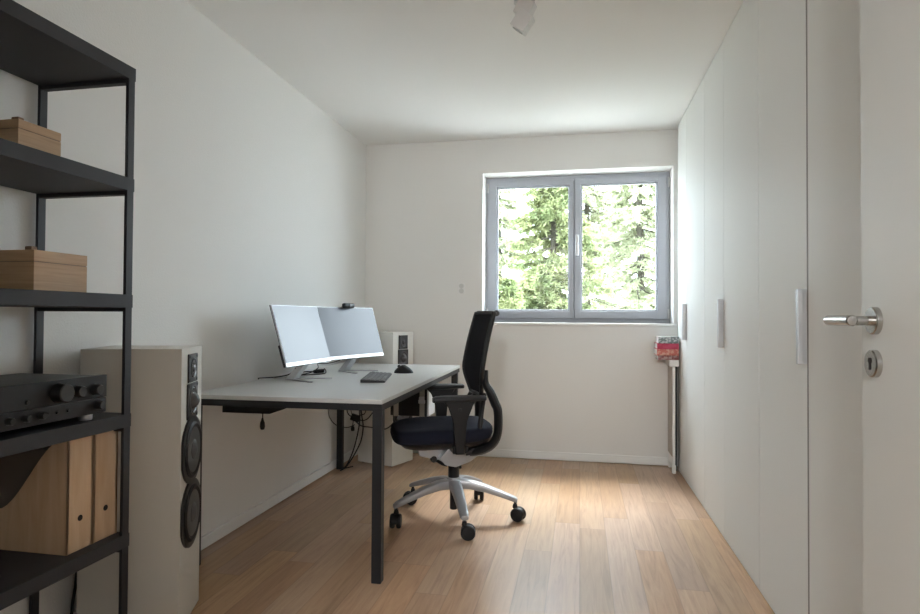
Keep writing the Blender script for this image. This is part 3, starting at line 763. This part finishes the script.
# ------------------------------------------------------------------ outside
struct(MB().box((-40, 5.2, -3.1), (40, 60, -3.0)).build('ground', M_grass, angle=0), 'pale paved yard far below the window', 'ground')
def spruce(name, label, loc, height, spread, seed, leaf, dens=1.):
    rnd = random.Random(seed)
    t = thing(name, label, 'tree', loc, 0, 'trees outside the window')
    MB().tube([(0, 0, 0), (.04, .02, height * .35), (0, .03, height * .7), (0, 0, height)], [.12, .085, .05, .012], 10, 6).build('trunk', M_bark, t)
    V = []; F = []
    def quad(p, d, ln, w):
        d = d.normalized()
        s_ = d.cross(Vector((rnd.uniform(-1, 1), rnd.uniform(-1, 1), rnd.uniform(-1, 1))))
        if s_.length < 1e-3: return
        s_.normalize(); k = len(V)
        V.extend([p - s_ * w * .5, p + s_ * w * .5, p + d * ln * .6 + s_ * w * .6, p + d * ln, p + d * ln * .6 - s_ * w * .6]); F.append((k, k + 1, k + 2, k + 3, k + 4))
    br = MB(); nb = int(150 * dens)
    for b in range(nb):
        u = rnd.random() ** .9; z = height * (.10 + .88 * u)
        Lb = spread * (1 - u) ** .75 * rnd.uniform(.7, 1.15) + .15
        az = rnd.uniform(0, 2 * PI); dr_ = Vector((math.cos(az), math.sin(az), 0))
        pts = []
        for k in range(7):
            s_ = k / 6; pts.append(Vector((0, 0, z)) + dr_ * Lb * s_ + Vector((0, 0, -.42 * Lb * s_ ** 1.3 + .22 * Lb * s_ ** 3)))
        if z + loc[2] > -1: br.tube(pts, [.022, .018, .014, .011, .008, .006, .003], 5)
        side = dr_.cross(Vector((0, 0, 1)))
        if z + loc[2] < -.8 or z + loc[2] > 7: nt = 6
        else: nt = int(16 + 20 * Lb)
        for j in range(nt):
            s_ = rnd.uniform(.12, 1.); i0 = min(5, int(s_ * 6)); p = pts[i0].lerp(pts[i0 + 1], s_ * 6 - i0)
            sg = rnd.choice((-1, 1)); tl = rnd.uniform(.14, .42) * (1.15 - .6 * s_) * (spread / 2.)
            td = (side * sg * rnd.uniform(.5, 1.) + dr_ * rnd.uniform(.2, .7) + Vector((0, 0, rnd.uniform(-.75, .05)))).normalized()
            ns = 9
            for q in range(ns):
                w = (q + rnd.random()) / ns
                pp = p + td * tl * w + Vector((0, 0, -.10 * tl * w * w))
                for _ in range(2):
                    nd = (td * .8 + Vector((rnd.uniform(-1, 1), rnd.uniform(-1, 1), rnd.uniform(-1, .7)))).normalized()
                    quad(pp, nd, rnd.uniform(.05, .10), rnd.uniform(.012, .022))
    br.build('branches', M_bark, t)
    me = bpy.data.meshes.new('needles'); me.from_pydata(V, [], F); me.materials.append(leaf)
    o = bpy.data.objects.new('foliage', me); C.objects.link(o); o.parent = t
    return t
spruce('spruce_tree', 'yellow-green spruce filling most of the left window pane', (-.42, 9.7, -3.), 6.9, 1.5, 12, M_leaf, 1.7)
spruce('young_spruce', 'low yellow-green spruce top at the lower left of the window', (-.92, 6.7, -3.), 4.75, .75, 31, M_leaf, .9)
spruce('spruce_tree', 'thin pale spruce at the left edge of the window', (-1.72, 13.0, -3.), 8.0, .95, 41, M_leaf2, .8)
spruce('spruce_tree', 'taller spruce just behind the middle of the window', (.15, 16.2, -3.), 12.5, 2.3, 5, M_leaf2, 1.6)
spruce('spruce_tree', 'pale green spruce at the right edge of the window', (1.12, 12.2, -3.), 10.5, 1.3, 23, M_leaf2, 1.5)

# ------------------------------------------------------------------ world and sun
wd = bpy.data.worlds.new('overcast_sky'); SC.world = wd; wd.use_nodes = True
bg = wd.node_tree.nodes['Background']; bg.inputs[0].default_value = (.80, .90, 1., 1); bg.inputs[1].default_value = 6.8
sun = bpy.data.lights.new('sun', 'SUN'); sun.energy = 6.2; sun.angle = .46; sun.color = (1., .97, .93)
so_ = bpy.data.objects.new('sun', sun); C.objects.link(so_)
so_.rotation_euler = Vector((-.08, -.68, -1.0)).to_track_quat('-Z', 'Y').to_euler()

# ------------------------------------------------------------------ camera
f, yaw, pit, rol = 606.26, .195802, .0164005, .0054415
cy, sy = math.cos(yaw), math.sin(yaw)
F_ = Vector((-sy * math.cos(pit), cy * math.cos(pit), math.sin(pit))); R0 = Vector((cy, sy, 0)); U0 = R0.cross(F_)
Rr = R0 * math.cos(rol) + U0 * math.sin(rol); Uu = -R0 * math.sin(rol) + U0 * math.cos(rol)
cam = bpy.data.cameras.new('camera'); co = bpy.data.objects.new('camera', cam); C.objects.link(co)
Mx = Matrix((Rr, Uu, -F_)).transposed().to_4x4(); Mx.translation = (0, 0, 1.07); co.matrix_world = Mx
cam.sensor_width = 36; cam.lens = f / 920 * 36; cam.clip_start = .02
SC.camera = co

# ------------------------------------------------------------------ render settings
vs = SC.view_settings; vs.view_transform = 'Standard'; vs.look = 'None'; vs.gamma = 1; vs.use_curve_mapping = False; vs.exposure = 1.30
SC.cycles.use_denoising = True
SC.cycles.max_bounces = 14; SC.cycles.diffuse_bounces = 8; SC.cycles.transparent_max_bounces = 16
SC.cycles.sample_clamp_indirect = 8
